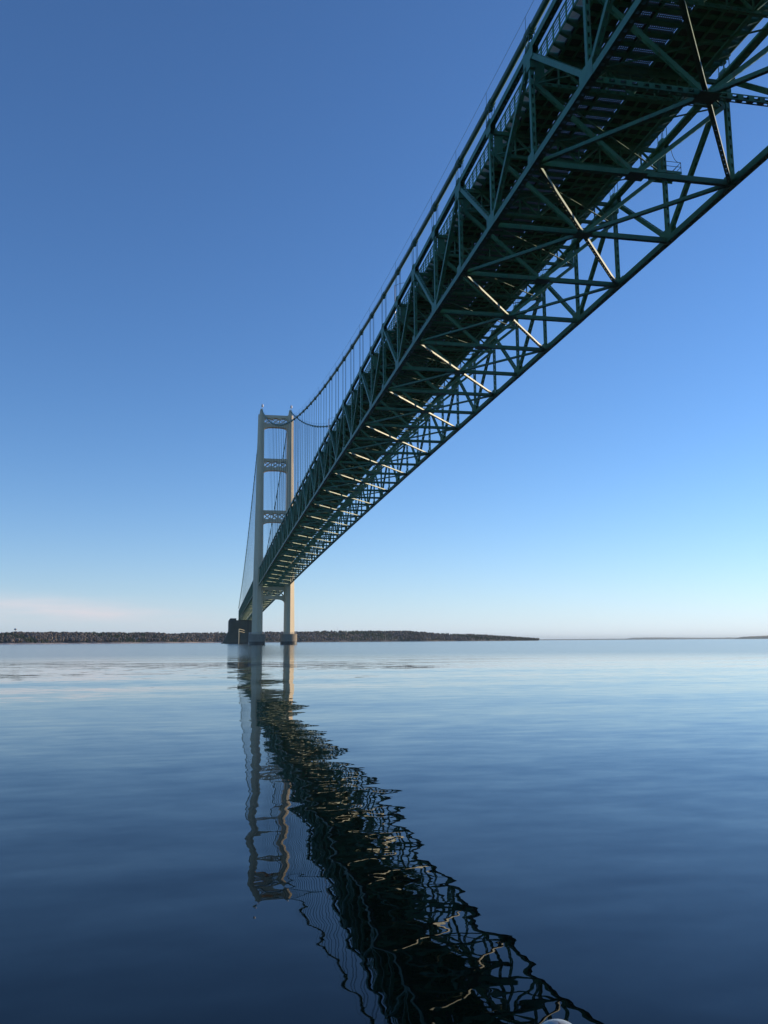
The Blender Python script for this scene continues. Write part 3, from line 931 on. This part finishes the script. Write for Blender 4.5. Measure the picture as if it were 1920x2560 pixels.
for i, (px, t) in enumerate(HS):
    g = ground_at(px, t)
    if i == 0: h = h0
    else:
        h = h0.copy(); col.objects.link(h)
        for ch in h0.children:
            c = ch.copy(); col.objects.link(c); c.parent = h
    h.location = g + Vector((0, 0, 1.5)); h.rotation_euler = (0, 0, rng.uniform(-0.7, 0.5)); s = rng.uniform(0.5, 0.75); h.scale = (s, s, s)

# water tower and radio mast
g = ground_at(45, 0.8)
wt = thing('water_tower', 'small water tower standing above the trees on the left skyline', 'water tower', tuple(g))
mb = MB(); mb.tube([g, g + Vector((0, 0, 16))], [1.0, 0.7], 8); mb.build('column', M_WHITE, wt)
mb = MB(); mb.tube([g + Vector((0, 0, z)) for z in (14.5, 15.5, 17.5, 19, 19.8)], [0.8, 3.4, 4.6, 3.6, 0.4], 14); mb.build('tank', M_GALV, wt, smooth=True)
g = ground_at(843, 0.75)
mt = thing('radio_mast', 'thin radio mast rising above the wooded shore right of the tower', 'mast', tuple(g))
mb = MB()
for k in range(3):
    a = 2.094 * k; mb.bar(g + Vector((.6 * math.cos(a), .6 * math.sin(a), 0)), g + Vector((.25 * math.cos(a), .25 * math.sin(a), 24)), 0.16, 0.16, X1)
for k in range(11):
    z = 2 * k + 1
    mb.tube([g + Vector((.55 * math.cos(2.094 * j), .55 * math.sin(2.094 * j), z + (1.0 * (j % 2)))) for j in range(4)], 0.06, 4)
mb.build('lattice', M_GALV, mt)
mb = MB(); mb.tube([g + Vector((0, 0, 24)), g + Vector((0, 0, 27))], 0.06, 5); mb.build('antenna', M_GALV, mt)

# hazy land far away on the right
def island(x0, x1, dist, tops, name, mat, dep=900):
    xs = np.linspace(x0, x1, 90); rings = []
    for i, px in enumerate(xs):
        a = px_az(px); hgt = max(0.3, interp(px, tops) * dist / FPX)
        hgt *= 1 + 0.05 * rng.normal() if hgt > 3 else 1
        rr = []
        for off, f in ((0, -0.1), (0.0, 0.25), (0.12, 0.8), (0.35, 1.0), (0.75, 0.8), (1.0, -0.1)):
            dd = (dist + off * dep) / math.cos(a - YAW)
            rr.append(Vector((CAM.x + math.sin(a) * dd, math.cos(a) * dd, hgt * f if f > 0 else -2.0)))
        rings.append(rr)
    mb = MB(); mb.loft(rings, cap=False, closed=False)
    o = mb.build(name, mat, smooth=True); o['kind'] = 'structure'
M_ISL = paint('distant_woods', (0.05, 0.06, 0.045), (0.08, 0.085, 0.065), 0.95, 0.004)
island(1300, 2300, 21000, [(1300, 2.2), (1560, 2.8), (1575, 5), (1640, 5.2), (1700, 4.2), (1830, 3.6), (1900, 3.4), (2300, 3)], 'distant_shore', M_ISL, 1500)
island(1822, 2300, 12500, [(1822, 0.5), (1840, 5.5), (1880, 7.2), (1920, 8.0), (2000, 8.5), (2200, 6), (2300, 1)], 'distant_island', M_ISL, 900)

# ------------------------------------------------------------------ own boat
def boat():
    hd = R(20.0); fw = Vector((math.sin(hd), math.cos(hd), 0)); rt = Vector((math.cos(hd), -math.sin(hd), 0))
    o0 = Vector((CAM.x - 0.1, 0, 0))
    t = thing('boat', 'grey boat whose small rounded bow light just pokes in at the bottom edge', 'boat', tuple(o0))
    st = [(-2.6, .85), (-1.8, .95), (-0.6, 1.0), (0.6, .98), (1.6, .8), (2.3, .48), (2.75, .16), (2.85, .03)]
    def ring(f, b_, z0=None):
        zt = 0.42
        pts = [(-b_, zt), (-b_ * .93, .1), (-b_ * .6, -.2), (0, -.35), (b_ * .6, -.2), (b_ * .93, .1), (b_, zt), (b_ * .9, zt), (b_ * .55, .0), (0, -.1), (-b_ * .55, .0), (-b_ * .9, zt)]
        return [o0 + fw * f + rt * x + Vector((0, 0, z)) for x, z in pts]
    mb = MB(); mb.loft([ring(*s) for s in st]); mb.build('hull', M_HULL, t, smooth=False)
    mb = MB()
    mb.loft([[o0 + fw * f + rt * (s * b_ * .96) + Vector((0, 0, z)) for s, z in ((-1, .43), (1, .43), (1, .46), (-1, .46))] for f, b_ in st[4:]])
    mb.build('foredeck', M_WHITE, t)
    mb = MB(); mb.box(0, 0, 0, 0, 0, 0) if False else None
    mb.obb(o0 + fw * -0.9 + Vector((0, 0, .35)), fw * .18, rt * .82, Vector((0, 0, .03))); mb.build('seat', M_WHITE, t)
    d = Vector((0.40055717, 1.01918662, -0.43712611))
    c = CAM + d * 2.62
    c.z -= 0.048
    # stem and rounded lens
    mb = MB(); mb.tube([Vector((c.x, c.y, .45)), Vector((c.x, c.y, c.z - .05))], 0.045, 12)
    bl = mb.build('bow_light', M_HULL, t, smooth=True)
    def dome(r0, hh, a0, a1, zoff, rr=1.0):
        m = MB(); rings = []
        for i in range(9):
            e = math.pi / 2 * i / 8
            rings.append([Vector((c.x + rr * r0 * math.cos(e) * math.cos(a), c.y + rr * r0 * math.cos(e) * math.sin(a), c.z + zoff + hh * math.sin(e))) for a in np.linspace(a0, a1, 17)])
        m.loft(rings, cap=False, closed=False); return m
    m_l, n_, l_, b_ = new_mat('clouded_lens'); b_.inputs['Base Color'].default_value = (0.42, 0.46, 0.48, 1); b_.inputs['Roughness'].default_value = 0.25
    tc = n_.new('ShaderNodeTexCoord'); nz = n_.new('ShaderNodeTexNoise'); nz.inputs['Scale'].default_value = 14
    l_.new(tc.outputs['Object'], nz.inputs['Vector']); cr = n_.new('ShaderNodeValToRGB')
    cr.color_ramp.elements[0].color = (0.25, 0.29, 0.29, 1); cr.color_ramp.elements[1].color = (0.38, 0.42, 0.42, 1)
    l_.new(nz.outputs[0], cr.inputs[0]); l_.new(cr.outputs[0], b_.inputs['Base Color'])
    fa = -math.pi / 2 - hd + 0.25
    dome(.082, .075, 0, 2 * math.pi, -0.03).build('lens', m_l, bl, smooth=True)
    dome(.082, .075, fa - 0.22, fa + 0.22, -0.03, 1.02).build('lens_band', paint('dark_plastic', (0.10, 0.10, 0.11), (0.16, 0.16, 0.17), 0.4, 8), bl, smooth=True)
boat()

# ------------------------------------------------------------------ air
HAZE = 2.8e-5
mb = MB(); mb.box(-62500, 62500, -20500, 60500, -5.0, 178.0)
m = bpy.data.materials.new('haze_air'); m.use_nodes = True
n, l = m.node_tree.nodes, m.node_tree.links
n.remove(n['Principled BSDF'])
pv = n.new('ShaderNodeVolumePrincipled')
pv.inputs['Color'].default_value = (0.70, 0.88, 1.0, 1); pv.inputs['Density'].default_value = HAZE
pv.inputs['Anisotropy'].default_value = 0.35
l.new(pv.outputs[0], n['Material Output'].inputs['Volume'])
hz = mb.build('haze', m); hz['kind'] = 'stuff'
sc.cycles.volume_bounces = 0

for o in bpy.data.objects:
    if 'wloc' in o: del o['wloc']
